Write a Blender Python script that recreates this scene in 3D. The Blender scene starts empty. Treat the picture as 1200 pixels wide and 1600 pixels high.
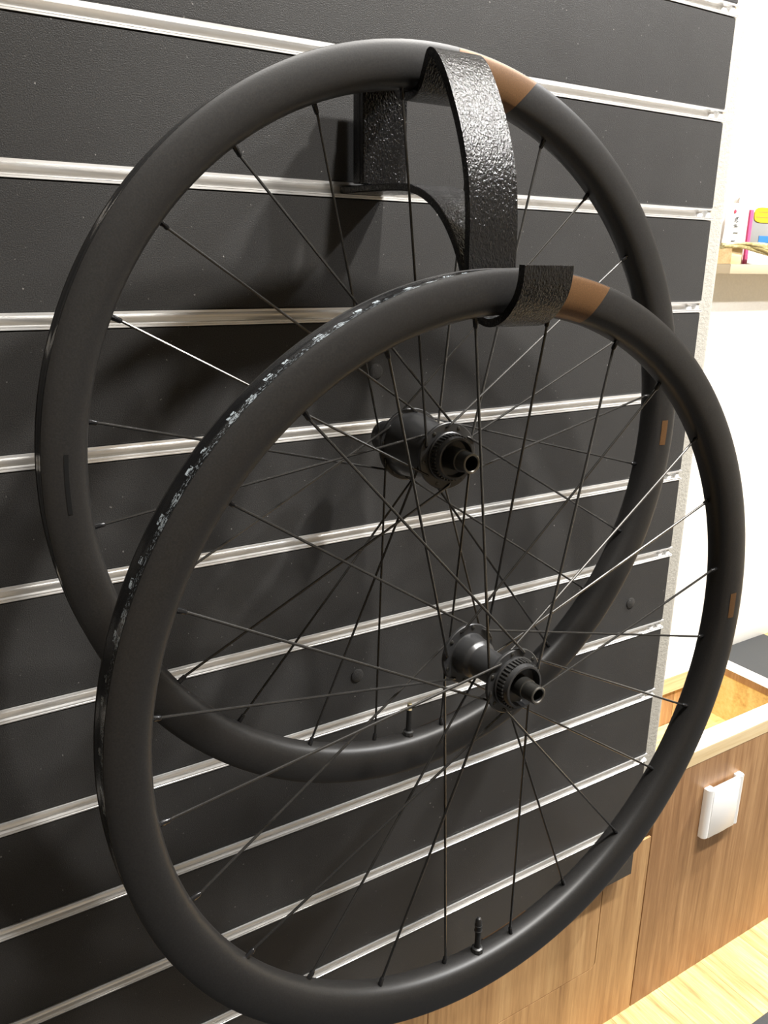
import bpy, bmesh, math, random
from math import sin, cos, pi, radians
from mathutils import Vector, Matrix, Quaternion

SC = bpy.context.scene
COL = SC.collection

# ------------------------------------------------------------------ camera
cam_data = bpy.data.cameras.new('camera')
cam_data.sensor_fit = 'VERTICAL'
cam_data.sensor_height = 36.0
cam_data.lens = 1253.67 * 36.0 / 1600.0
cam_data.clip_start = 0.02
cam = bpy.data.objects.new('camera', cam_data)
COL.objects.link(cam)
_r = Vector((0.8534493, -0.5210477, 0.0115608))
_d = Vector((-0.1422560, -0.2542332, -0.9566236))
_f = Vector((0.5013856, 0.8147851, -0.2910973))
cm = Matrix.Identity(4)
for i in range(3):
    cm[i][0], cm[i][1], cm[i][2] = _r[i], -_d[i], -_f[i]
cm[0][3], cm[1][3], cm[2][3] = -0.89507, -0.68922, -0.28157
cam.matrix_world = cm
SC.camera = cam

# ------------------------------------------------------------------ world, lights, exposure
world = bpy.data.worlds.new('world')
SC.world = world
world.use_nodes = True
world.node_tree.nodes['Background'].inputs[0].default_value = (1.0, 0.95, 0.88, 1)
world.node_tree.nodes['Background'].inputs[1].default_value = 0.15
SC.view_settings.view_transform = 'Standard'
SC.view_settings.look = 'None'
SC.view_settings.gamma = 1.0
SC.view_settings.use_curve_mapping = False
SC.view_settings.exposure = 0.15

def spot(name, loc, target, watts, angle, col=(1.0, 0.97, 0.925), radius=0.04, blend=0.5):
    d = bpy.data.lights.new(name, 'SPOT')
    d.energy = watts; d.spot_size = radians(angle); d.spot_blend = blend
    d.shadow_soft_size = radius; d.color = col
    o = bpy.data.objects.new(name, d); COL.objects.link(o)
    o.location = loc
    o.rotation_euler = (Vector(target) - Vector(loc)).to_track_quat('-Z', 'Y').to_euler()
    return o
spot('downlight', (-0.38, -0.74, 1.02), (-0.42, -0.40, -1.2), 130, 100)
spot('downlight', (0.25, -0.76, 1.02), (0.15, -0.42, -1.2), 145, 100)
spot('downlight', (0.88, -0.76, 1.02), (0.75, -0.42, -1.2), 140, 110, (0.98, 0.985, 1.0))
spot('downlight', (-0.10, -3.60, 1.02), (-0.10, -4.2, -1.0), 120, 130)
spot('downlight', (1.60, -0.35, 1.02), (1.22, 0.60, -0.9), 330, 96, (1.0, 0.98, 0.94))

# ------------------------------------------------------------------ materials
def new_mat(name):
    m = bpy.data.materials.new(name); m.use_nodes = True
    nt = m.node_tree
    return m, nt, nt.nodes['Principled BSDF']
def simple(name, col, rough=0.5, metal=0.0, spec=0.5, coat=0.0):
    m, nt, b = new_mat(name)
    b.inputs['Base Color'].default_value = (*col, 1)
    b.inputs['Roughness'].default_value = rough
    b.inputs['Metallic'].default_value = metal
    b.inputs['Specular IOR Level'].default_value = spec
    b.inputs['Coat Weight'].default_value = coat
    return m
def N(nt, t, **kw):
    n = nt.nodes.new(t)
    for k, v in kw.items(): setattr(n, k, v)
    return n
def noise(nt, scale, detail=2.0, rough=0.5, vec=None, dist=0.0):
    n = N(nt, 'ShaderNodeTexNoise')
    n.inputs['Scale'].default_value = scale; n.inputs['Detail'].default_value = detail
    n.inputs['Roughness'].default_value = rough; n.inputs['Distortion'].default_value = dist
    if vec: nt.links.new(vec, n.inputs['Vector'])
    return n
def mapped(nt, scale=(1, 1, 1), kind='Object', rot=(0, 0, 0)):
    tc = N(nt, 'ShaderNodeTexCoord'); mp = N(nt, 'ShaderNodeMapping')
    mp.inputs['Scale'].default_value = scale; mp.inputs['Rotation'].default_value = rot
    nt.links.new(tc.outputs[kind], mp.inputs['Vector'])
    return mp.outputs['Vector']
def ramp(nt, fac, stops):
    r = N(nt, 'ShaderNodeValToRGB')
    el = r.color_ramp.elements
    while len(el) < len(stops): el.new(0.5)
    for e, (p, c) in zip(el, stops):
        e.position = p; e.color = (*c, 1)
    nt.links.new(fac, r.inputs['Fac'])
    return r.outputs['Color']
def bump(nt, b, height, strength, dist):
    n = N(nt, 'ShaderNodeBump')
    n.inputs['Strength'].default_value = strength; n.inputs['Distance'].default_value = dist
    nt.links.new(height, n.inputs['Height']); nt.links.new(n.outputs['Normal'], b.inputs['Normal'])
    return n

def mat_panel():
    m, nt, b = new_mat('charcoal_board')
    v = mapped(nt)
    big = noise(nt, 6, 3, 0.6, v)
    c = ramp(nt, big.outputs['Fac'], [(0.3, (0.033, 0.0320, 0.0312)), (0.7, (0.041, 0.0400, 0.0390))])
    speck = noise(nt, 260, 1, 0.5, v)
    cs = ramp(nt, speck.outputs['Fac'], [(0.74, (0, 0, 0)), (0.80, (1, 1, 1))])
    mx = N(nt, 'ShaderNodeMixRGB'); mx.inputs[2].default_value = (0.20, 0.19, 0.18, 1)
    nt.links.new(cs, mx.inputs[0]); nt.links.new(c, mx.inputs[1])
    gr = noise(nt, 1300, 2, 0.7, v)
    cg = ramp(nt, gr.outputs['Fac'], [(0.34, (0.62, 0.62, 0.62)), (0.68, (1.5, 1.5, 1.5))])
    mg = N(nt, 'ShaderNodeMixRGB', blend_type='MULTIPLY'); mg.inputs[0].default_value = 1.0
    nt.links.new(mx.outputs[0], mg.inputs[1]); nt.links.new(cg, mg.inputs[2])
    nt.links.new(mg.outputs[0], b.inputs['Base Color'])
    b.inputs['Roughness'].default_value = 0.42
    b.inputs['Specular IOR Level'].default_value = 0.2
    fine = noise(nt, 1000, 2, 0.6, v)
    bump(nt, b, fine.outputs['Fac'], 0.5, 0.0008)
    return m
def mat_alu():
    m, nt, b = new_mat('brushed_aluminium')
    v = mapped(nt, (1.2, 260, 260))
    n = noise(nt, 4, 3, 0.6, v)
    c = ramp(nt, n.outputs['Fac'], [(0.3, (0.80, 0.79, 0.77)), (0.7, (0.95, 0.945, 0.935))])
    nt.links.new(c, b.inputs['Base Color'])
    b.inputs['Metallic'].default_value = 0.65
    b.inputs['Roughness'].default_value = 0.26
    b.inputs['Anisotropic'].default_value = 0.8
    tv = N(nt, 'ShaderNodeCombineXYZ'); tv.inputs[2].default_value = 1.0      # brushed lengthwise
    nt.links.new(tv.outputs[0], b.inputs['Tangent'])
    bump(nt, b, n.outputs['Fac'], 0.06, 0.0003)
    return m
def mat_carbon():
    m, nt, b = new_mat('matte_carbon')
    v = mapped(nt)
    n = noise(nt, 900, 2, 0.6, v)
    c = ramp(nt, n.outputs['Fac'], [(0.35, (0.011, 0.0104, 0.0100)), (0.75, (0.021, 0.0199, 0.019))])
    scr = noise(nt, 42, 6, 0.75, v)
    cs = ramp(nt, scr.outputs['Fac'], [(0.735, (0, 0, 0)), (0.80, (1, 1, 1))])
    mx = N(nt, 'ShaderNodeMixRGB'); mx.inputs[2].default_value = (0.12, 0.115, 0.11, 1)
    nt.links.new(cs, mx.inputs[0]); nt.links.new(c, mx.inputs[1])
    nt.links.new(mx.outputs[0], b.inputs['Base Color'])
    b.inputs['Roughness'].default_value = 0.42
    b.inputs['Specular IOR Level'].default_value = 0.42
    bump(nt, b, n.outputs['Fac'], 0.12, 0.0003)
    return m
def mat_wrinkle():
    m, nt, b = new_mat('black_wrinkle_paint')
    v = mapped(nt, (1, 1, 0.6))
    n = noise(nt, 620, 2.5, 0.55, v, 0.4)
    b.inputs['Base Color'].default_value = (0.007, 0.007, 0.0075, 1)
    b.inputs['Roughness'].default_value = 0.21
    b.inputs['Specular IOR Level'].default_value = 0.46
    bump(nt, b, n.outputs['Fac'], 0.75, 0.0013)
    return m
def mat_tape(marks):
    m, nt, b = new_mat('glossy_rim_tape_printed' if marks else 'glossy_rim_tape')
    uv = N(nt, 'ShaderNodeUVMap'); uv.uv_map = 'UVMap'
    sp = N(nt, 'ShaderNodeSeparateXYZ'); nt.links.new(uv.outputs['UV'], sp.inputs[0])
    def math(op, a, c=None):
        n = N(nt, 'ShaderNodeMath', operation=op)
        for i, q in enumerate((a, c)):
            if q is None: continue
            if isinstance(q, (int, float)): n.inputs[i].default_value = q
            else: nt.links.new(q, n.inputs[i])
        return n.outputs[0]
    U, V = sp.outputs[0], sp.outputs[1]
    n = noise(nt, 1.0, 4, 0.7, None)
    cb = N(nt, 'ShaderNodeCombineXYZ')
    nt.links.new(math('MULTIPLY', U, 420), cb.inputs[0]); nt.links.new(math('MULTIPLY', V, 420), cb.inputs[1])
    nt.links.new(cb.outputs[0], n.inputs['Vector'])
    base = N(nt, 'ShaderNodeMixRGB')
    base.inputs[1].default_value = (0.006, 0.006, 0.0065, 1)
    base.inputs[2].default_value = (0.46, 0.52, 0.56, 1)
    if marks:
        u = math('MODULO', U, 0.076)
        def box(u0, u1, v0, v1):
            a = math('MULTIPLY', math('GREATER_THAN', u, u0), math('LESS_THAN', u, u1))
            c = math('MULTIPLY', math('GREATER_THAN', V, v0), math('LESS_THAN', V, v1))
            return math('MULTIPLY', a, c)
        tot = None
        for q in ((0.000, 0.0085, 0.0006, 0.0090), (0.0018, 0.0088, 0.0100, 0.0140), (0.0165, 0.0245, 0.0006, 0.0078),
                  (0.0180, 0.0240, 0.0088, 0.0110), (0.0360, 0.0425, 0.0100, 0.0145), (0.0520, 0.0565, 0.0104, 0.0140)):
            k = box(*q); tot = k if tot is None else math('MAXIMUM', tot, k)
        fine = math('MULTIPLY', math('GREATER_THAN', n.outputs['Fac'], 0.49), tot)
        # worn silver flecks near the near bead, part of the tape itself
        fl = math('MULTIPLY', math('GREATER_THAN', n.outputs['Fac'], 0.56),
                  math('MULTIPLY', math('LESS_THAN', V, 0.0098), math('GREATER_THAN', V, 0.0004)))
        fac = math('MAXIMUM', fine, math('MULTIPLY', fl, 0.55))
        nt.links.new(fac, base.inputs[0])
    else:
        nt.links.new(math('MULTIPLY', math('GREATER_THAN', n.outputs['Fac'], 0.70), 0.3), base.inputs[0])
    nt.links.new(base.outputs[0], b.inputs['Base Color'])
    b.inputs['Roughness'].default_value = 0.12
    b.inputs['Specular IOR Level'].default_value = 0.6
    bump(nt, b, n.outputs['Fac'], 0.25 if marks else 0.1, 0.0008)
    return m
def mat_wood(name, dark, mid, light, scale=(60, 60, 2.2), rough=0.45, bstr=0.05):
    m, nt, b = new_mat(name)
    v = mapped(nt, scale)
    oi = N(nt, 'ShaderNodeObjectInfo')
    ad = N(nt, 'ShaderNodeVectorMath', operation='ADD')
    ml = N(nt, 'ShaderNodeMath', operation='MULTIPLY'); ml.inputs[1].default_value = 37.0
    nt.links.new(oi.outputs['Random'], ml.inputs[0])
    nt.links.new(v, ad.inputs[0]); nt.links.new(ml.outputs[0], ad.inputs[1])
    n1 = noise(nt, 0.42, 5, 0.62, ad.outputs[0], 0.35)
    n2 = noise(nt, 2.6, 4, 0.7, ad.outputs[0], 0.15)
    mx = N(nt, 'ShaderNodeMixRGB'); mx.inputs[0].default_value = 0.42
    nt.links.new(n1.outputs['Fac'], mx.inputs[1]); nt.links.new(n2.outputs['Fac'], mx.inputs[2])
    c = ramp(nt, mx.outputs[0], [(0.34, dark), (0.5, mid), (0.64, light)])
    nt.links.new(c, b.inputs['Base Color'])
    b.inputs['Roughness'].default_value = rough
    bump(nt, b, n2.outputs['Fac'], bstr, 0.0004)
    return m
def mat_plaster(name, col, scale=220, strength=0.35, dist=0.0012):
    m, nt, b = new_mat(name)
    v = mapped(nt)
    n = noise(nt, scale, 4, 0.65, v)
    c = ramp(nt, n.outputs['Fac'], [(0.3, tuple(x * 0.93 for x in col)), (0.7, col)])
    nt.links.new(c, b.inputs['Base Color'])
    b.inputs['Roughness'].default_value = 0.8
    bump(nt, b, n.outputs['Fac'], strength, dist)
    return m
def mat_bronze():
    m, nt, b = new_mat('bronze_print')
    n = noise(nt, 1400, 2, 0.5, mapped(nt))
    c = ramp(nt, n.outputs['Fac'], [(0.3, (0.095, 0.046, 0.017)), (0.7, (0.150, 0.076, 0.030))])
    nt.links.new(c, b.inputs['Base Color'])
    b.inputs['Roughness'].default_value = 0.42; b.inputs['Metallic'].default_value = 0.35
    return m

M = dict(
    panel=mat_panel(), alu=mat_alu(), carbon=mat_carbon(), wrinkle=mat_wrinkle(),
    tape_print=mat_tape(True), tape=mat_tape(False), bronze=mat_bronze(),
    tonal=simple('gloss_black_print', (0.008, 0.008, 0.008), 0.5, 0.0, 0.2),
    spoke=simple('black_spoke_steel', (0.06, 0.058, 0.055), 0.26, 0.7, 0.5),
    nipple=simple('black_anodised', (0.022, 0.022, 0.023), 0.22, 0.5, 0.5),
    hub=simple('satin_black_hub', (0.026, 0.026, 0.0265), 0.33, 0.0, 0.65),
    teeth=simple('lightened_black_teeth', (0.055, 0.054, 0.052), 0.3, 0.3, 0.6),  # hub black raised in tone; light caught by the teeth is in the colour
    axle=simple('dark_axle_metal', (0.07, 0.068, 0.062), 0.34, 0.8),
    ringface=simple('worn_axle_face', (0.22, 0.21, 0.19), 0.35, 0.9),
    bore=simple('dark_bore', (0.006, 0.006, 0.006), 0.6),
    brass=simple('nickel_brass', (0.55, 0.47, 0.30), 0.3, 0.9),
    rubber=simple('black_plastic', (0.018, 0.018, 0.018), 0.35),
    white=simple('white_plastic', (0.92, 0.92, 0.905), 0.32),
    clip=simple('white_clip', (0.86, 0.86, 0.85), 0.4),
    cream=mat_plaster('cream_wallpaper', (0.37, 0.350, 0.305), 260, 0.6, 0.0016),
    wallw=mat_plaster('white_wall', (0.86, 0.85, 0.81), 120, 0.1, 0.0005),
    wallg=mat_plaster('warm_grey_wall', (0.55, 0.54, 0.52), 120, 0.1, 0.0005),
    ceil=mat_plaster('white_ceiling', (0.82, 0.81, 0.78), 120, 0.1, 0.0005),
    skirt=simple('white_baseboard', (0.82, 0.81, 0.77), 0.4),
    wood=mat_wood('walnut_laminate', (0.215, 0.105, 0.042), (0.345, 0.185, 0.082), (0.50, 0.30, 0.145), (75, 75, 3.2)),
    woodb=mat_wood('light_walnut_laminate', (0.26, 0.13, 0.052), (0.43, 0.245, 0.105), (0.56, 0.35, 0.165), (75, 75, 3.2)),
    rimwood=mat_wood('pale_oak_edge', (0.54, 0.38, 0.18), (0.72, 0.56, 0.32), (0.80, 0.67, 0.43), (2.2, 60, 60)),
    traywood=mat_wood('yellow_pine', (0.58, 0.36, 0.12), (0.84, 0.62, 0.25), (0.90, 0.74, 0.37), (9, 45, 45)),
    floorw=mat_wood('oak_floor', (0.36, 0.20, 0.075), (0.66, 0.45, 0.19), (0.80, 0.63, 0.34), (110, 6, 110), 0.38),
    mat=mat_plaster('grey_mat', (0.055, 0.058, 0.062), 400, 0.4, 0.001),
    pine=mat_wood('pine_block', (0.55, 0.36, 0.16), (0.72, 0.52, 0.27), (0.80, 0.63, 0.36), (2, 70, 70)),
    laminate=simple('white_laminate', (0.86, 0.83, 0.74), 0.4),
    shelf=simple('beige_shelf', (0.44, 0.36, 0.25), 0.5),
    straw=mat_wood('olive_cord', (0.16, 0.125, 0.045), (0.33, 0.27, 0.11), (0.62, 0.54, 0.30), (40, 40, 40), 0.35),
    pouch=simple('white_pouch', (0.85, 0.85, 0.84), 0.35),
    ink=simple('black_ink', (0.03, 0.03, 0.03), 0.5),
    red=simple('red_ink', (0.72, 0.03, 0.07), 0.5),
    pink=simple('pink_card', (0.50, 0.07, 0.19), 0.4),
    palepink=simple('pale_pink_film', (0.70, 0.50, 0.47), 0.25),
    film=simple('cloudy_film', (0.72, 0.72, 0.65), 0.2),
    grey=simple('grey_tool', (0.25, 0.25, 0.25), 0.3),
    yellow=simple('yellow_label', (0.80, 0.50, 0.01), 0.4),
    brownink=simple('brown_ink', (0.45, 0.22, 0.02), 0.5),
    blue=simple('blue_print', (0.02, 0.15, 0.42), 0.4),
    gap=simple('dark_groove', (0.02, 0.014, 0.01), 0.8),
)

# ------------------------------------------------------------------ helpers
def link(name, verts, faces, mat, parent=None, angle=35, uvs=None, origin=None):
    me = bpy.data.meshes.new(name)
    if origin is not None:
        verts = [(v[0] - origin[0], v[1] - origin[1], v[2] - origin[2]) for v in verts]
    me.from_pydata([tuple(v) for v in verts], [], faces)
    if uvs:
        l = me.uv_layers.new(name='UVMap')
        for poly in me.polygons:
            for li, vi in zip(poly.loop_indices, poly.vertices): l.data[li].uv = uvs[vi]
    bm = bmesh.new(); bm.from_mesh(me)
    bmesh.ops.recalc_face_normals(bm, faces=bm.faces); bm.to_mesh(me); bm.free()
    me.materials.append(mat)
    if angle:
        me.shade_smooth(); me.set_sharp_from_angle(angle=radians(angle))
    o = bpy.data.objects.new(name, me); COL.objects.link(o)
    if parent is not None: o.parent = parent
    elif origin is not None: o.location = origin
    return o
def from_bm(name, bm, mat, parent=None, angle=35, origin=(0, 0, 0)):
    me = bpy.data.meshes.new(name)
    bmesh.ops.translate(bm, verts=bm.verts, vec=-Vector(origin))
    bm.to_mesh(me); bm.free(); me.materials.append(mat)
    if angle: me.shade_smooth(); me.set_sharp_from_angle(angle=radians(angle))
    o = bpy.data.objects.new(name, me); COL.objects.link(o)
    if parent is not None: o.parent = parent
    else: o.location = origin
    return o
def tag(o, label, cat, group=None):
    o['label'] = label; o['category'] = cat
    if group: o['group'] = group
    return o
def thing(name, label, cat, loc=(0, 0, 0), group=None):
    o = bpy.data.objects.new(name, None); COL.objects.link(o)
    o.empty_display_size = 0.05; o.location = loc
    return tag(o, label, cat, group)
def struct(o):
    o['kind'] = 'structure'; return o
def box_bm(x0, x1, y0, y1, z0, z1, bev=0.0, seg=2, bm=None):
    b = bmesh.new()
    vs = [b.verts.new((x, y, z)) for x in (x0, x1) for y in (y0, y1) for z in (z0, z1)]
    for f in ((0, 1, 3, 2), (4, 6, 7, 5), (0, 4, 5, 1), (2, 3, 7, 6), (0, 2, 6, 4), (1, 5, 7, 3)):
        b.faces.new([vs[i] for i in f])
    bmesh.ops.recalc_face_normals(b, faces=b.faces)
    if bev: bmesh.ops.bevel(b, geom=b.edges[:], offset=bev, segments=seg, affect='EDGES', profile=0.5)
    return b
def box(name, x0, x1, y0, y1, z0, z1, mat, parent=None, bev=0.0, origin=(0, 0, 0), seg=2):
    return from_bm(name, box_bm(x0, x1, y0, y1, z0, z1, bev, seg), mat, parent, 35, origin)
def tube(pts, r, n=8, caps=True):
    """verts, faces of a round bar along pts; r one radius or one per point"""
    pts = [Vector(p) for p in pts]; rs = r if isinstance(r, (list, tuple)) else [r] * len(pts)
    V, F = [], []
    t0 = (pts[1] - pts[0]).normalized()
    up = Vector((0, 0, 1)) if abs(t0.z) < 0.9 else Vector((1, 0, 0))
    nrm = (up - t0 * up.dot(t0)).normalized()
    for i, p in enumerate(pts):
        a = pts[max(i - 1, 0)]; c = pts[min(i + 1, len(pts) - 1)]
        t = (c - a).normalized() if (c - a).length > 1e-9 else t0
        nrm = (nrm - t * nrm.dot(t)).normalized(); bn = t.cross(nrm)
        for k in range(n):
            th = 2 * pi * k / n
            V.append(p + (nrm * cos(th) + bn * sin(th)) * rs[i])
    for i in range(len(pts) - 1):
        for k in range(n):
            F.append((i * n + k, i * n + (k + 1) % n, (i + 1) * n + (k + 1) % n, (i + 1) * n + k))
    if caps:
        F.append(tuple(range(n - 1, -1, -1))); F.append(tuple(range((len(pts) - 1) * n, len(pts) * n)))
    return V, F
def lathe(prof, n=48, closed=False, axis='y'):
    """prof list of (axial, r); axial runs toward the viewer, i.e. -y"""
    V, F = [], []
    for a, r in prof:
        for k in range(n):
            th = 2 * pi * k / n
            V.append((r * sin(th), -a, r * cos(th)))
    m = len(prof)
    for i in range(m if closed else m - 1):
        j = (i + 1) % m
        for k in range(n):
            F.append((i * n + k, i * n + (k + 1) % n, j * n + (k + 1) % n, j * n + k))
    return V, F
def merge(*parts):
    V, F = [], []
    for v, f in parts:
        o = len(V); V += list(v); F += [tuple(i + o for i in q) for q in f]
    return V, F
def catmull(pts, sub=6):
    pts = [Vector(p) for p in pts]; out = []
    for i in range(len(pts) - 1):
        p0 = pts[max(i - 1, 0)]; p1 = pts[i]; p2 = pts[i + 1]; p3 = pts[min(i + 2, len(pts) - 1)]
        for k in range(sub):
            t = k / sub
            out.append(0.5 * ((2 * p1) + (p2 - p0) * t + (2 * p0 - 5 * p1 + 4 * p2 - p3) * t * t + (3 * p1 - p0 - 3 * p2 + p3) * t ** 3))
    out.append(pts[-1]); return out

# ------------------------------------------------------------------ setting
CEIL, FLOOR, FARY = 1.06, -1.533, 0.856
XL, XR, YF = -4.0, 2.4, -5.0
WALLY = 0.0285
struct(box('ceiling', XL, XR, YF, FARY + 0.1, CEIL, CEIL + 0.05, M['ceil']))
fl = struct(box('floor', XL, XR, YF, FARY + 0.1, FLOOR - 0.08, FLOOR - 0.012, M['gap']))
rng = random.Random(4)
x = XL + 0.01
pw = 0.118
while x < XR - 0.05:                                     # oak floor planks, each one an object
    y1 = FARY - 0.002
    y0 = y1 - rng.uniform(0.35, 1.1)
    while y1 > YF + 0.05:
        y0 = max(y0, YF + 0.01)
        box('plank', x + 0.0002, x + pw - 0.0002, y0 + 0.0002, y1 - 0.0002, FLOOR - 0.014, FLOOR, M['floorw'], fl, 0.0004, seg=1)
        y1 = y0; y0 = y1 - 1.35
    x += pw
# partition wall that carries the slat panel, with a softly rounded free corner
cx, cr = 0.068, 0.014
V, F = [], []
prof = [(XL, WALLY)] + [(cx - cr + cr * sin(t), WALLY + cr - cr * cos(t)) for t in [pi / 2 * k / 8 for k in range(9)]] + [(cx, FARY), (XL, FARY)]
for z in (FLOOR, CEIL):
    for a, c in prof: V.append((a, c, z))
n = len(prof)
for i in range(n): F.append((i, (i + 1) % n, n + (i + 1) % n, n + i))
F.append(tuple(range(n))); F.append(tuple(range(n, 2 * n)))
struct(link('wall_left', V, F, M['cream']))
struct(box('wall_back', XL, XR, FARY, FARY + 0.1, FLOOR, CEIL, M['wallw']))
struct(box('wall_right', XR, XR + 0.1, YF, FARY + 0.1, FLOOR, CEIL, M['wallw']))
struct(box('wall_front', XL, XR, YF - 0.1, YF, FLOOR, CEIL, M['wallg']))
struct(box('wall_side', XL - 0.1, XL, YF, FARY, FLOOR, CEIL, M['wallg']))
struct(box('baseboard_back', cx + 0.7, XR, FARY - 0.012, FARY, FLOOR, FLOOR + 0.075, M['skirt'], None, 0.003))

# ------------------------------------------------------------------ slat wall
P, LIP = 0.11035, 0.0131
SX0, SX1 = -1.9, 0.0
ZB = -1.2105
slat = thing('slatwall', 'black slat wall panel with horizontal aluminium rails behind both wheels', 'wall panel', (SX0, 0, ZB))
SO = (SX0, 0, ZB)
zs = [-k * P for k in range(-1, 12)]                     # bottom lip of each rail
for i, zb in enumerate(zs):                              # boards between the rails
    top = zb - 0.0004
    bot = (zs[i + 1] + LIP + 0.0004) if i + 1 < len(zs) else None
    if bot is None or top <= ZB: break
    box('board', SX0, SX1, 0.0, 0.0200, max(bot, ZB), top, M['panel'], slat, 0.0012, SO, 1)
def rail_profile(zb):
    t = LIP
    # closed section (y, z): lips stand 0.7 mm proud, slot 8 mm deep with a shallow curved back
    return [(0.0050, zb), (-0.0007, zb), (-0.0007, zb + 0.0012), (-0.0002, zb + 0.0015), (-0.0002, zb + 0.0019), (-0.0007, zb + 0.0022),
            (-0.0007, zb + 0.0030), (0.0030, zb + 0.0030), (0.0042, zb + 0.0036), (0.0050, zb + 0.0052), (0.0053, zb + 0.0070), (0.0050, zb + 0.0088),
            (0.0042, zb + 0.0104), (0.0030, zb + 0.0110), (-0.0007, zb + 0.0111), (-0.0007, zb + t), (0.0050, zb + t),
            (0.0095, zb + t), (0.0095, zb)]
for k in range(0, 11):
    zb = -k * P
    pr = rail_profile(zb); n = len(pr); V, F = [], []
    for xx in (SX0, SX1 + 0.002):
        for y, z in pr: V.append((xx, y, z))
    for i in range(n): F.append((i, (i + 1) % n, n + (i + 1) % n, n + i))
    F.append(tuple(range(n))); F.append(tuple(range(n, 2 * n)))
    r = link('rail', V, F, M['alu'], slat, 20, None, SO)
    c = box('end_clip', -0.0085, -0.0030, 0.0008, 0.0060, zb + 0.0031, zb + 0.0110, M['clip'], r, 0.0005, SO, 1)
    c = box('end_clip', -0.0240, -0.0165, 0.0010, 0.0060, zb + 0.0031, zb + 0.0075, M['clip'], r, 0.0012, SO, 1)
for (cxp, czp) in ((-0.4826, -0.3799), (-0.5031, -0.7108), (-0.0722, -0.7175)):
    v, f = lathe([(0.0, 0.0), (0.0, 0.0074), (0.0010, 0.0074), (0.0014, 0.0066), (0.0014, 0.0)], 24)
    link('cover_cap', [(a + cxp, b, c + czp) for a, b, c in v], f, M['panel'], slat, 35, None, SO)

# ------------------------------------------------------------------ base board under the slat wall, with hatch
BY = 0.0179
base = thing('base_panel', 'wood base board below the slat wall with a rounded hatch', 'panel', (-1.9, BY, FLOOR))
BO = (-1.9, BY, FLOOR)
hx0, hx1, hz0, hz1, hr = -0.375, -0.0362, -1.388, -1.2155, 0.012
TOPZ = -1.172
def rounded(x0, x1, z0, z1, r, n=6):
    o = []
    for cxx, czz, a0 in ((x1 - r, z0 + r, -90), (x1 - r, z1 - r, 0), (x0 + r, z1 - r, 90), (x0 + r, z0 + r, 180)):
        for k in range(n + 1):
            a = radians(a0 + 90 * k / n); o.append((cxx + r * cos(a), czz + r * sin(a)))
    return o
def plate_with_hole(x0, x1, z0, z1, hole, y0, y1):
    bm = bmesh.new()
    out = [bm.verts.new((a, y0, c)) for a, c in ((x0, z0), (x1, z0), (x1, z1), (x0, z1))]
    inn = [bm.verts.new((a, y0, c)) for a, c in hole]
    ed = [bm.edges.new((L[i], L[(i + 1) % len(L)])) for L in (out, inn) for i in range(len(L))]
    bmesh.ops.triangle_fill(bm, use_beauty=True, edges=ed)
    ext = bmesh.ops.extrude_face_region(bm, geom=bm.faces[:])
    bmesh.ops.translate(bm, verts=[g for g in ext['geom'] if isinstance(g, bmesh.types.BMVert)], vec=(0, y1 - y0, 0))
    bmesh.ops.recalc_face_normals(bm, faces=bm.faces)
    return bm
from_bm('board', plate_with_hole(-1.9, 0.0665, FLOOR, TOPZ, rounded(hx0, hx1, hz0, hz1, hr), BY + 0.0041, BY + 0.008), M['woodb'], base, 30, BO)
h = rounded(hx0 + 0.0016, hx1 - 0.0016, hz0 + 0.0016, hz1 - 0.0016, hr)
V = [(a, BY + 0.0041, c) for a, c in h] + [(a, BY + 0.008, c) for a, c in h]; n = len(h)
F = [tuple(range(n)), tuple(range(n, 2 * n))] + [(i, (i + 1) % n, n + (i + 1) % n, n + i) for i in range(n)]
link('hatch', V, F, M['woodb'], base, 30, None, BO)
box('backing', -1.9, 0.0660, BY + 0.0081, BY + 0.0100, FLOOR, TOPZ - 0.02, M['gap'], base, 0, BO)

# ------------------------------------------------------------------ wooden counter with a recessed tray
CY = 0.022
TZ = -1.0395
cab = thing('counter', 'low walnut counter with a pale framed recessed tray top', 'counter', (0.067, CY, FLOOR))
CO = (0.067, CY, FLOOR)
box('front_panel', 0.0692, 0.48, CY, CY + 0.016, FLOOR, -1.0672, M['wood'], cab, 0.0005, CO, 1)
TT = 0.0016
box('front_rim', 0.0692, 0.4826, CY - 0.0005, CY + 0.0345, -1.0670, TZ - TT, M['rimwood'], cab, 0.0006, CO, 1)
box('rim_top', 0.0692, 0.4826, CY - 0.0005, CY + 0.0345, TZ - TT, TZ, M['laminate'], cab, 0.0005, CO, 1)['label'] = 'white laminate top face of the rim'
box('side_rim', 0.449, 0.4826, CY + 0.0347, 0.82, -1.0560, TZ - TT, M['wood'], cab, 0.0006, CO, 1)
box('rim_top', 0.449, 0.4826, CY + 0.0347, 0.82, TZ - TT, TZ, M['laminate'], cab, 0.0005, CO, 1)['label'] = 'white laminate top face of the rim'
box('side_panel', 0.4515, 0.4800, CY + 0.0165, 0.82, FLOOR, -1.0675, M['traywood'], cab, 0.0005, CO, 1)
box('side_lining', 0.4500, 0.4514, CY + 0.0347, 0.82, -1.1500, -1.0562, M['traywood'], cab, 0, CO, 1)
box('well_floor', 0.0692, 0.4510, CY + 0.0347, 0.2190, -1.1600, -1.1502, M['traywood'], cab, 0.0005, CO, 1)
box('back_board', 0.0692, 0.4486, 0.2145, 0.82, -1.0757, TZ - TT, M['rimwood'], cab, 0.0006, CO, 1)
box('board_top', 0.0692, 0.4486, 0.2145, 0.82, TZ - TT, TZ, M['laminate'], cab, 0.0005, CO, 1)['label'] = 'white laminate top face of the back board'
box('well_back', 0.0692, 0.3480, 0.2200, 0.2320, FLOOR, -1.0759, M['wood'], cab, 0.0005, CO, 1)
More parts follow.
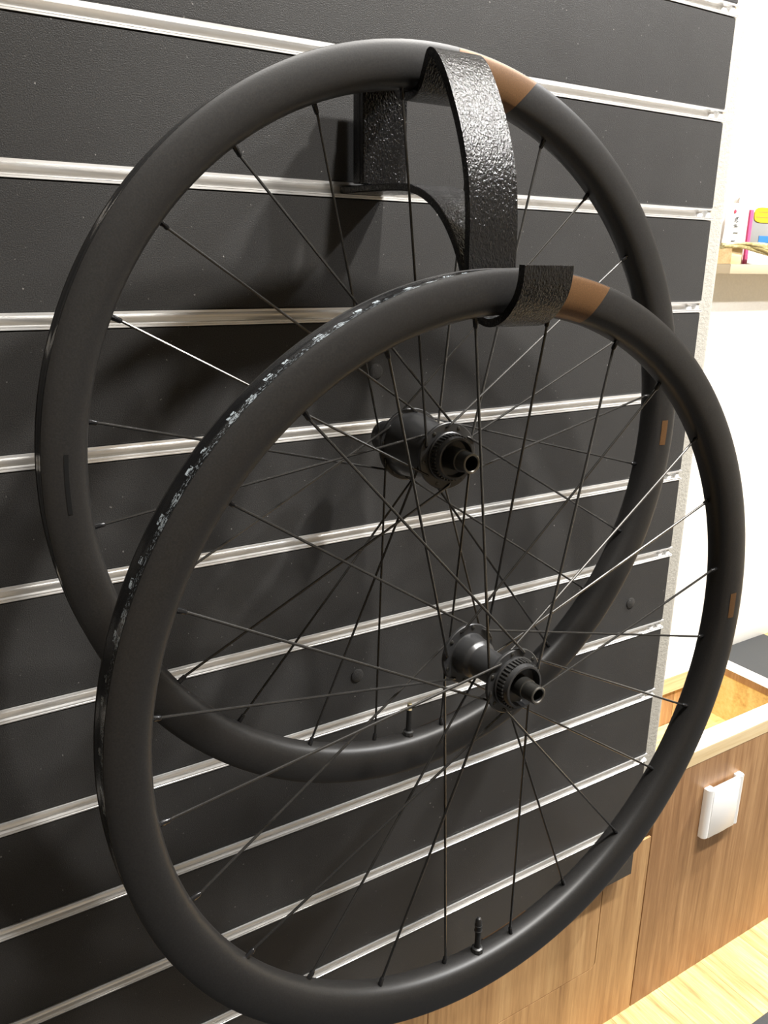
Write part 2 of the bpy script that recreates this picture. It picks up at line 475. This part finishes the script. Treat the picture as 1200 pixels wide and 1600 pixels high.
box('well_back', 0.3492, 0.4486, 0.2200, 0.2320, FLOOR, -1.0759, M['woodb'], cab, 0.0005, CO, 1)

# white hinged cover plate on the counter front
plate = thing('cover_plate', 'small white plastic cover plate with rounded sides on the walnut counter front', 'plate', (0.239, CY, -1.175))
PO = (0.239, CY, -1.175)
px0, px1, pz0, pz1 = 0.1900, 0.2860, -1.2220, -1.1240
def dprofile(x0, x1, depth, r, n=6):
    o = [(x0, CY)]
    for k in range(n + 1):
        a = pi + pi / 2 * k / n; o.append((x0 + r + r * cos(a), CY - depth + r + r * sin(a)))
    for k in range(n + 1):
        a = 1.5 * pi + pi / 2 * k / n; o.append((x1 - r + r * cos(a), CY - depth + r + r * sin(a)))
    o.append((x1, CY)); return o
def extrude_xy(pr, z0, z1, name, mat, parent, org):
    V = [(a, b, z0) for a, b in pr] + [(a, b, z1) for a, b in pr]; n = len(pr)
    F = [tuple(range(n)), tuple(range(n, 2 * n))] + [(i, (i + 1) % n, n + (i + 1) % n, n + i) for i in range(n)]
    o = link(name, V, F, mat, parent, 30, None, org)
    md = o.modifiers.new('bevel', 'BEVEL'); md.width = 0.0012; md.segments = 2; md.limit_method = 'ANGLE'; md.angle_limit = radians(40)
    return o
extrude_xy(dprofile(px0, px0 + 0.0165, 0.0135, 0.008), pz0, pz1, 'side_cap', M['white'], plate, PO)
extrude_xy(dprofile(px1 - 0.0150, px1, 0.0135, 0.008), pz0, pz1, 'side_cap', M['white'], plate, PO)
box('face', px0 + 0.0120, px1 - 0.0142, CY - 0.0139, CY - 0.0040, pz0 - 0.0002, pz1 - 0.0035, M['white'], plate, 0.0008, PO)
box('latch_tab', (px0 + px1) / 2 - 0.012, (px0 + px1) / 2 + 0.012, CY - 0.0130, CY - 0.005, pz0 - 0.0022, pz0 + 0.002, M['white'], plate, 0.0008, PO)

# ------------------------------------------------------------------ bicycle wheels
R_OUT = 0.3175
HALF = [(0.0122, 0.3178), (0.0131, 0.3150), (0.0138, 0.3105), (0.0141, 0.3055), (0.0139, 0.3005), (0.0132, 0.2960),
        (0.0119, 0.2922), (0.0098, 0.2890), (0.0070, 0.2869), (0.0036, 0.2858), (0.0, 0.2855)]
def _smooth(h, sub=3):
    o = []
    for i in range(len(h) - 1):
        p0, p1, p2, p3 = (Vector((*h[max(i - 1, 0)], 0)), Vector((*h[i], 0)), Vector((*h[i + 1], 0)), Vector((*(h[i + 2] if i + 2 < len(h) else (-h[i][0], h[i][1])), 0)))
        for k in range(sub):
            t = k / sub
            q = 0.5 * ((2 * p1) + (p2 - p0) * t + (2 * p0 - 5 * p1 + 4 * p2 - p3) * t * t + (3 * p1 - p0 - 3 * p2 + p3) * t ** 3)
            o.append((q.x, q.y))
    o.append(h[-1]); return o
HALF = _smooth(HALF)
def rim_half(r):                                         # half width of the rim at radius r
    for (a0, r0), (a1, r1) in zip(HALF, HALF[1:]):
        if r0 >= r >= r1: return a0 + (a1 - a0) * (r0 - r) / (r0 - r1)
    return 0.0
NS = 240
def rim_mesh():
    pr = HALF + [(-a, r) for a, r in HALF[-2::-1]]
    pr += [(-0.0115, 0.3181), (-0.0108, 0.3178), (-0.0104, 0.3168), (-0.0090, 0.3105), (0.0090, 0.3105), (0.0104, 0.3168), (0.0108, 0.3178), (0.0115, 0.3181)]
    return lathe(pr, NS, True)
def tape_mesh():
    pr = [(0.0108, 0.3177), (0.0098, 0.3176), (0.0065, 0.3174), (0.0035, 0.3171), (0.0022, 0.3168), (-0.0022, 0.3168),
          (-0.0035, 0.3171), (-0.0065, 0.3174), (-0.0098, 0.3176), (-0.0108, 0.3177)]
    V, F, uv = [], [], []
    n = NS
    for a, r in pr:
        for k in range(n + 1):
            th = 2 * pi * k / n
            V.append((r * sin(th), -a, r * cos(th))); uv.append((R_OUT * th, 0.0108 - a))
    for i in range(len(pr) - 1):
        for k in range(n):
            F.append((i * (n + 1) + k, i * (n + 1) + k + 1, (i + 1) * (n + 1) + k + 1, (i + 1) * (n + 1) + k))
    return V, F, uv
def rim_decal(r_in, r_out, a_in0, a_out0, a_in1, a_out1, side=1, nr=30, nt=20, lift=0.0003):
    """thin print that hugs the rim wall: angles (deg) at its inner and outer radius"""
    V, F = [], []
    for i in range(nr + 1):
        s = i / nr; r = r_in + (r_out - r_in) * s
        for j in range(nt + 1):
            t = j / nt
            th = radians((a_in0 + (a_in1 - a_in0) * t) * (1 - s) + (a_out0 + (a_out1 - a_out0) * t) * s)
            a = rim_half(r)
            dr = -lift if r < 0.293 else 0
            V.append(((r + dr) * sin(th), -side * (a + lift), (r + dr) * cos(th)))
    for i in range(nr):
        for j in range(nt):
            q = i * (nt + 1) + j; F.append((q, q + 1, q + nt + 2, q + nt + 1))
    return V, F
def pol(r, deg, a):
    return Vector((r * sin(radians(deg)), -a, r * cos(radians(deg))))

def wheel(name, label, centre, tilt, phase_deg, near, far, shell, freehub, valve_deg, valve_cap, axle_end, marks, nearmod, stag):
    """near/far: (axial of flange, hole radius, flange radius); nearmod: k%4 of the near spokes that lead"""
    w = thing(name, label, 'bicycle wheel', centre, 'road bicycle wheels on the slat wall')
    v = Vector((tilt[0], 0, tilt[1]))
    w.rotation_mode = 'QUATERNION'; w.rotation_quaternion = Quaternion(v.normalized(), v.length)
    V, F = rim_mesh(); rim = link('rim', V, F, M['carbon'], w, 40)
    V, F, uv = tape_mesh(); link('rim_tape', V, F, M['tape_print'] if marks else M['tape'], w, 40, uv)
    V, F = rim_decal(0.2863, 0.3172, 2.0, 3.5, 13.4 if marks else 14.8, 16.4 if marks else 18.2)
    link('bronze_band', V, F, M['bronze'], w, 40)['label'] = 'bronze band printed across the rim side'
    V, F = rim_decal(0.2972, 0.3052, 88.6 if marks else 89.8, 88.6 if marks else 89.8, 93.6 if marks else 94.8, 93.6 if marks else 94.8)
    link('bronze_mark', V, F, M['bronze'], w, 40)['label'] = 'small bronze bar printed on the rim side'
    V, F = rim_decal(0.2872, 0.3172, 167.5, 166.5, 178.2, 177.5, -1)
    link('bronze_band', V, F, M['bronze'], w, 40)['label'] = 'bronze band printed across the far rim side'
    if not marks:
        V, F = rim_decal(0.3005, 0.3035, -92.5, -92.5, -84.5, -84.5)
        link('tonal_mark', V, F, M['tonal'], w, 40)['label'] = 'faint glossy black strip on the rim side'
    an, hn, fn = near; af, hf, ff = far; T = 0.0016
    # hub: shell > flanges with rivet-like spoke heads
    hub = link('hub_shell', *lathe(shell, 56), M['hub'], w, 40)
    def flange(a, r, ri):
        return lathe([(a - T, ri), (a - T, r - 0.0006), (a - T + 0.0006, r), (a + T - 0.0006, r), (a + T, r - 0.0006), (a + T, ri)], 56, True)
    nf = link('flange', *flange(an, fn, 0.009), M['hub'], hub, 40)
    fr = link('flange', *flange(af, ff, 0.009), M['hub'], hub, 40)
    # centre-lock splines
    a0 = an + T; teeth = 38; V, F = [], []
    dr = lathe([(a0, 0.0), (a0, 0.0212), (a0 + 0.0016, 0.0212), (a0 + 0.0022, 0.0204), (a0 + 0.0022, 0.0186), (a0 + 0.0088, 0.0186), (a0 + 0.0092, 0.0184),
                (a0 + 0.0125, 0.0178), (a0 + 0.0128, 0.0172), (a0 + 0.0128, 0.0160), (a0 + 0.0060, 0.0152), (a0 + 0.0050, 0.0080)], 64)
    link('rotor_mount', *dr, M['hub'], hub, 30)
    segs = []
    for k in range(teeth):
        th0 = 2 * pi * k / teeth; dth = 2 * pi / teeth * 0.27
        vv = []
        for aa in (a0 + 0.0022, a0 + 0.0086):
            for rr in (0.0182, 0.0200):
                for s in (-1, 1):
                    t = th0 + s * dth * (1 if rr < 0.019 else 0.75); vv.append((rr * sin(t), -aa, rr * cos(t)))
        segs.append((vv, [(0, 1, 3, 2), (4, 6, 7, 5), (0, 4, 5, 1), (2, 3, 7, 6), (0, 2, 6, 4), (1, 5, 7, 3)]))
    sp = link('spline_teeth', *merge(*segs), M['teeth'], hub, 0); sp['kind'] = 'stuff'
    re, rb = axle_end[1], axle_end[2]; e = axle_end[0]
    link('axle_cap', *lathe([(a0 + 0.0055, re * 1.12), (e - 0.0125, re * 1.12), (e - 0.0120, re * 1.0), (e - 0.0115, re), (e - 0.0008, re), (e - 0.0004, re - 0.0004)], 40), M['axle'], hub, 30)
    link('axle_face', *lathe([(e - 0.0004, re - 0.0004), (e, re - 0.0009), (e, rb + 0.0006), (e - 0.0006, rb)], 40), M['ringface'], hub, 30)
    link('axle_bore', *lathe([(e - 0.0006, rb), (e - 0.030, rb), (e - 0.030, 0.0)], 32), M['bore'], hub, 30)
    if freehub:
        link('freehub_body', *lathe([(af - T, 0.0), (af - T, 0.0195), (af - 0.006, 0.0195), (af - 0.007, 0.0172), (af - 0.036, 0.0168), (af - 0.037, 0.0150), (af - 0.046, 0.0145), (af - 0.047, 0.0105),
                                     (af - 0.052, 0.0098), (af - 0.052, 0.0)], 40), M['hub'], hub, 30)
    else:
        link('axle_cap', *lathe([(af - T, 0.0), (af - T, 0.0150), (af - 0.006, 0.0145), (af - 0.007, 0.0085), (-0.050, 0.0080), (-0.050, 0.0)], 40), M['axle'], hub, 30)
    # spokes (each with its nipple) and spoke heads on the flanges
    heads = []
    for k in range(24):
        isnear = (k % 2 == 0)
        ang = k * 15 - phase_deg
        if isnear: rel = -60 if k % 4 == nearmod[0] else 60
        else: rel = -61 if k % 4 == nearmod[1] else 61
        a, rh = (an, hn) if isnear else (af, hf)
        inward = -1 if isnear else 1                     # axial direction from this flange toward the rim plane
        # which spokes leave from the outer (toward viewer) face of the flange
        vis = nearmod[2] if isnear else nearmod[3]
        front = 1 if k % 4 == vis else -1                # +1: leaves on the viewer's face
        hp = pol(rh, ang + rel, 0)
        na = stag * (-1 if k % 2 else 1)
        tip = pol(0.2785, ang, na * 0.9); seat = pol(0.2862, ang, na)
        d = (tip - (hp + Vector((0, -(a + front * 0.0028), 0)))).normalized()
        h0 = hp + Vector((0, -(a - front * (T + 0.0006)), 0))
        h1 = hp + Vector((0, -(a + front * (T + 0.0002)), 0))
        h2 = hp + Vector((0, -(a + front * (T + 0.0012)), 0)) + d * 0.0012
        s = link('spoke', *tube([h0, h1, h2, h2 + d * 0.004, tip], 0.00108, 8), M['spoke'], w, 40)
        link('nipple', *tube([seat, seat + (tip - seat) * 0.1, tip - (tip - seat) * 0.12, tip + (tip - seat) * 0.02], [0.0021, 0.0021, 0.0019, 0.0012], 8), M['nipple'], s, 40)
        hb = hp + Vector((0, -(a - front * T), 0)); dn = Vector((0, front, 0))
        hd = tube([hb, hb + dn * 0.0005, hb + dn * 0.0010], [0.0019, 0.0018, 0.0008], 10)
        link('spoke_head', *hd, M['axle'], s, 40)
    # valve
    base_r, tip_r = 0.2864, 0.2490
    def vt(r0, r1, q0, q1, n=14): return tube([pol(r0, valve_deg, 0), pol(r1, valve_deg, 0)], [q0, q1], n)
    vs = link('valve_stem', *vt(base_r, tip_r + 0.010, 0.0028, 0.0028), M['rubber'], w, 40)
    V, F = tube([pol(r, valve_deg, 0) for r in (0.2868, 0.2850, 0.2820, 0.2812)], [0.0056, 0.0060, 0.0052, 0.0036], 10)
    link('valve_nut', V, F, M['rubber'], vs, 25)
    if valve_cap:
        V, F = tube([pol(tip_r + x, valve_deg, 0) for x in (0.0150, 0.0146, 0.0138, 0.0134, 0.0095, 0.0091, 0.0083, 0.0079, 0.0030, 0.0010, 0.0)],
                    [0.0033, 0.0037, 0.0037, 0.0033, 0.0033, 0.0036, 0.0036, 0.0032, 0.0029, 0.0020, 0.0006], 14)
        link('valve_cap', V, F, M['rubber'], vs, 25)
    else:
        V, F = tube([pol(tip_r + 0.0075 + x, valve_deg, 0) for x in (0.0050, 0.0046, 0.0020, 0.0016, -0.0010, -0.0014, -0.0040, -0.0044)],
                    [0.0024, 0.0027, 0.0027, 0.0018, 0.0018, 0.0024, 0.0024, 0.0016], 14)
        link('valve_core', V, F, M['brass'], vs, 25)
    return w

shell_b = [(-0.034, 0.0205), (-0.0325, 0.0185), (-0.029, 0.0178), (-0.020, 0.0172), (-0.0185, 0.0168), (-0.0165, 0.0145), (-0.0150, 0.0138),
           (0.010, 0.0132), (0.016, 0.0140), (0.020, 0.0165), (0.0225, 0.0200)]
front_wheel = wheel('bicycle_wheel', 'nearer black carbon bicycle wheel with a slim hub, on the lower front hook', (-0.50233, -0.22741, -0.59863), (-0.01748, 0.02023), 6.7436,
                    (0.0235, 0.0242, 0.0275), (-0.0345, 0.0240, 0.0272), shell_b, False, -179.0, True, (0.0539, 0.0074, 0.0050), True, (0, 3, 2, 3), 0.00255)
shell_a = [(-0.0185, 0.0300), (-0.0165, 0.0292), (-0.012, 0.0286), (-0.002, 0.0272), (0.010, 0.0245), (0.022, 0.0212), (0.030, 0.0196), (0.0375, 0.0205)]
rear_wheel = wheel('bicycle_wheel', 'farther black carbon bicycle wheel with a bulging hub, next to the slat wall', (-0.50024, -0.11125, -0.43435), (-0.01047, -0.00198), 5.5112,
                   (0.0375, 0.0250, 0.0290), (-0.0195, 0.0295, 0.0330), shell_a, True, -178.0, False, (0.0726, 0.0086, 0.0062), False, (0, 3, 0, 1), 0.0033)

# ------------------------------------------------------------------ wheel hanger, bent flat steel
HX0, HX1, HT = -0.5200, -0.4752, 0.0060
hang = thing('wheel_hanger', 'black textured bent steel hanger with two hooks holding the bicycle wheels', 'hanger', (-0.4976, 0, -0.2145))
HO = (-0.4976, 0, -0.2145)
def strip(name, pts, sub=6, t=HT, x0=HX0, x1=HX1):
    c = [Vector((0, a, b)) for a, b in pts]; c = catmull(c, sub)
    L, Rr = [], []
    for i, p in enumerate(c):
        d = (c[min(i + 1, len(c) - 1)] - c[max(i - 1, 0)]).normalized()
        nn = Vector((0, -d.z, d.y)) * (t / 2)
        L.append(p + nn); Rr.append(p - nn)
    loop = L + Rr[::-1]; n = len(loop)
    bm = bmesh.new(); m = len(c)
    A = [bm.verts.new((x0, q.y, q.z)) for q in loop]; B = [bm.verts.new((x1, q.y, q.z)) for q in loop]
    for i in range(n): bm.faces.new((A[i], A[(i + 1) % n], B[(i + 1) % n], B[i]))
    for S in (A, B):
        for i in range(m - 1): bm.faces.new((S[i], S[i + 1], S[n - 2 - i], S[n - 1 - i]))
    bmesh.ops.recalc_face_normals(bm, faces=bm.faces)
    o = from_bm(name, bm, M['wrinkle'], hang, 40, HO)
    md = o.modifiers.new('bevel', 'BEVEL'); md.width = 0.0009; md.segments = 2; md.limit_method = 'ANGLE'; md.angle_limit = radians(45)
    return o
strip('hook_arm', [(-0.0880, -0.1240), (-0.0884, -0.1360), (-0.0920, -0.1470), (-0.1000, -0.1522), (-0.1110, -0.1534), (-0.1228, -0.1490), (-0.1287, -0.1395), (-0.1318, -0.1330),
                  (-0.1352, -0.1277), (-0.1428, -0.1312), (-0.1525, -0.1420), (-0.1630, -0.1590), (-0.1765, -0.1860), (-0.1865, -0.2156), (-0.1908, -0.2460), (-0.1915, -0.2725), (-0.1922, -0.2860),
                  (-0.1942, -0.3010), (-0.2040, -0.3140), (-0.2210, -0.3190), (-0.2362, -0.3140), (-0.2475, -0.3030), (-0.2528, -0.2910), (-0.2540, -0.2785)], 6)
strip('wall_plate', [(-0.0355, -0.2120), (-0.0352, -0.1700), (-0.0352, -0.1360), (-0.0385, -0.1265), (-0.0470, -0.1220), (-0.0680, -0.1212), (-0.0850, -0.1220)], 5)
box('mounting_plate', HX0, HX1, -0.0321, -0.0205, -0.2105, -0.1230, M['wrinkle'], hang, 0.0009, HO)
strip('support_arm', [(0.0040, -0.2140), (-0.0380, -0.2155), (-0.0800, -0.2172), (-0.1100, -0.2200), (-0.1350, -0.2280), (-0.1560, -0.2415), (-0.1735, -0.2610), (-0.1845, -0.2800), (-0.1892, -0.2930)], 5)

# ------------------------------------------------------------------ far shelf and what stands on it
SY = 0.762
shelf = tag(box('wall_shelf', 1.0918, 1.75, SY, FARY, -0.2860, -0.2605, M['shelf'], None, 0.001, (1.3, FARY, -0.27)), 'beige wall shelf on the white wall beyond the slat wall', 'shelf')
blk = tag(box('wood_block', 1.0918, 1.1360, SY + 0.002, SY + 0.060, -0.2603, -0.2191, M['pine'], None, 0.0015, (1.1393, SY, -0.26)), 'pale pine block at the shelf edge under the white pouch', 'block')
# white printed pouch
pouch = thing('pouch', 'white printed pouch standing on the pine block', 'pouch', (1.1393, SY + 0.03, -0.2188))
QO = (1.1393, SY + 0.03, -0.2188)
V, F = [], []
nx, nz = 10, 12
for s in (0, 1):
    for j in range(nz + 1):
        tz = j / nz
        for i in range(nx + 1):
            tx = i / nx
            wv = 0.5 * (1 - 0.07 * sin(pi * tz) + 0.0 * tz) * 0.094
            th = 0.016 * (1 - tz) ** 0.7 * max(0.0, 1 - (2 * tx - 1) ** 4) + 0.0012
            yy = SY + 0.034 + (-th if s == 0 else th)
            V.append((1.1351 + (2 * tx - 1) * wv, yy, -0.2188 + tz * 0.1152))
m = (nx + 1) * (nz + 1)
for s in (0, 1):
    for j in range(nz):
        for i in range(nx):
            q = s * m + j * (nx + 1) + i; F.append((q, q + 1, q + nx + 2, q + nx + 1))
rimi = [i for i in range(nx + 1)] + [(j + 1) * (nx + 1) - 1 for j in range(1, nz + 1)] + [nz * (nx + 1) + i for i in range(nx - 1, -1, -1)] + [j * (nx + 1) for j in range(nz - 1, 0, -1)]
for a, b in zip(rimi, rimi[1:] + rimi[:1]): F.append((a, b, m + b, m + a))
link('bag', V, F, M['pouch'], pouch, 50, None, QO)
def text(name, s, size, x, y, z, mat, parent, org, shear=0.0, depth=0.0002):
    cu = bpy.data.curves.new(name, 'FONT'); cu.body = s; cu.size = size; cu.shear = shear; cu.extrude = depth; cu.align_x = 'CENTER'
    o = bpy.data.objects.new(name, cu); COL.objects.link(o)
    dg = bpy.context.evaluated_depsgraph_get()
    me = bpy.data.meshes.new_from_object(o.evaluated_get(dg)); bpy.data.objects.remove(o)
    me.materials.clear(); me.materials.append(mat)
    me.transform(Matrix.Translation((x - org[0], y - org[1], z - org[2])) @ Matrix.Rotation(pi / 2, 4, 'X'))
    t = bpy.data.objects.new(name, me); COL.objects.link(t); t.parent = parent
    return t
TY = SY + 0.0155
def pfront(z): return SY + 0.034 - (0.016 * (1 - (z + 0.2188) / 0.1152) ** 0.7 + 0.0012) - 0.0020
prints = [text('lettering', 'it', 0.030, 1.1288, pfront(-0.1520), -0.1520, M['ink'], pouch, QO, 0.3)]
v, f = lathe([(0.0, 0.0), (0.0, 0.0040), (0.0004, 0.0040), (0.0004, 0.0)], 16)
prints.append(link('red_dot', [(a + 1.1251, b + pfront(-0.1246), c * 1.3 - 0.1246) for a, b, c in v], f, M['red'], pouch, 30, None, QO))
prints.append(box('small_mark', 1.1235, 1.1256, pfront(-0.1108) - 0.0003, pfront(-0.1108), -0.1140, -0.1087, M['ink'], pouch, 0, QO))
for (z, x0, x1) in ((-0.1584, 1.1203, 1.1351), (-0.1631, 1.1203, 1.1393), (-0.1795, 1.1182, 1.1393), (-0.2007, 1.1119, 1.1267), (-0.2080, 1.1119, 1.1309)):
    prints.append(box('print_line', x0, x1, pfront(z) - 0.0003, pfront(z), z - 0.0011, z + 0.0011, M['ink'], pouch, 0, QO))
for o in prints:                                         # lay the flat print onto the curved bag
    ys = [q.co.y for q in o.data.vertices]; y1 = max(ys)
    for q in o.data.vertices:
        q.co.x -= 0.008
        wx, wz = q.co.x + QO[0], q.co.z + QO[2]
        tz = min(1.0, max(0.0, (wz + 0.2188) / 0.1152)); hw = 0.047 * (1 - 0.07 * sin(pi * tz))
        u = min(1.0, abs((wx - 1.1351) / hw))
        q.co.y = SY + 0.034 - (0.016 * (1 - tz) ** 0.7 * (1 - u ** 4) + 0.0012) - 0.0024 + (q.co.y - y1) - QO[1]
# packet of small tools
pk = thing('tool_packet', 'clear packet with pink edge and yellow label beside the white pouch', 'packet', (1.2397, SY + 0.06, -0.2603))
KO = (1.2397, SY + 0.06, -0.2603)
box('pink_side', 1.1911, 1.1954, SY + 0.040, SY + 0.085, -0.2603, -0.1087, M['palepink'], pk, 0.0012, KO)
box('pink_edge', 1.2006, 1.2144, SY + 0.038, SY + 0.085, -0.2603, -0.1161, M['pink'], pk, 0.0015, KO)
box('film_side', 1.1753, 1.2004, SY + 0.046, SY + 0.060, -0.2603, -0.1034, M['palepink'], pk, 0.0015, KO)
box('tray', 1.2146, 1.3718, SY + 0.042, SY + 0.085, -0.2112, -0.1214, M['grey'], pk, 0.003, KO)
box('carton', 1.2146, 1.3718, SY + 0.043, SY + 0.085, -0.2603, -0.2114, M['white'], pk, 0.002, KO)
V = [(x, y, z) for y in (SY + 0.058, SY + 0.0595) for x, z in ((1.1774, -0.1032), (1.1774, -0.0812), (1.1975, -0.0749), (1.2112, -0.0559), (1.2334, -0.0474), (1.2271, -0.0960), (1.2144, -0.1003), (1.2091, -0.1032))]
n = 8
link('header_card', V, [tuple(range(n)), tuple(range(n, 2 * n))] + [(i, (i + 1) % n, n + (i + 1) % n, n + i) for i in range(n)], M['film'], pk, 0, None, KO)
V, n = [], 32
for y in (SY + 0.0395, SY + 0.0418):
    for k in range(n):
        a = 2 * pi * k / n; e = lambda q: math.copysign(abs(q) ** 0.6, q)
        V.append((1.2683 + 0.0470 * e(cos(a)), y, -0.1277 + 0.0200 * e(sin(a))))
link('yellow_label', V, [tuple(range(n)), tuple(range(n, 2 * n))] + [(i, (i + 1) % n, n + (i + 1) % n, n + i) for i in range(n)], M['yellow'], pk, 30, None, KO)
for (z, x0, x1, hh) in ((-0.1203, 1.2387, 1.2979, 0.0035), (-0.1341, 1.2271, 1.2979, 0.0045)):
    box('label_print', x0, x1, SY + 0.0391, SY + 0.0394, z - hh / 2, z + hh / 2, M['brownink'], pk, 0, KO)
box('blue_corner', 1.2556, 1.3613, SY + 0.0408, SY + 0.0419, -0.2007, -0.1827, M['blue'], pk, 0, KO)
# twisted cord bundle draped over the block
cd = thing('cord_bundle', 'loose bundle of olive gold twisted cords draped over the shelf edge', 'cord', (1.2239, SY, -0.2603))
DO = (1.2239, SY, -0.2603)
rng = random.Random(11)
NC = 12
for q in range(NC):
    w = q / (NC - 1)
    pts = []
    ph = rng.uniform(0, 6)
    for k in range(13):
        t = k / 12
        xx = 1.050 + t * 0.33
        lift = 0.006 * sin(t * 3.0)
        z = -0.2120 + lift - w * 0.006 - max(0.0, t - 0.22) * (0.012 + 0.058 * w) + 0.0022 * sin(11 * t + ph)
        z = max(z, -0.2552)
        y = SY - 0.0040 - 0.0030 * (q % 3) - 0.003 * sin(7 * t + ph) + (0.012 if t < 0.2 else 0.0) * (1 - t / 0.2)
        pts.append((xx, y, z))
    link('cord', *tube(catmull(pts, 3), 0.0042, 7), M['straw'], cd, 60, None, DO)

# grey mats on the floor
tag(box('floor_mat', 1.02, 1.66, 0.20, FARY - 0.013, FLOOR + 0.0002, FLOOR + 0.006, M['mat'], None, 0.002, (1.3, 0.4, FLOOR)), 'dark grey mat on the floor beyond the counter, by the baseboard', 'mat')
tag(box('floor_mat', -2.6, 2.0, -2.4, -0.113, FLOOR + 0.0002, FLOOR + 0.006, M['mat'], None, 0.002, (0.4, -0.3, FLOOR)), 'dark grey mat over the oak floor in front of the counter', 'mat')
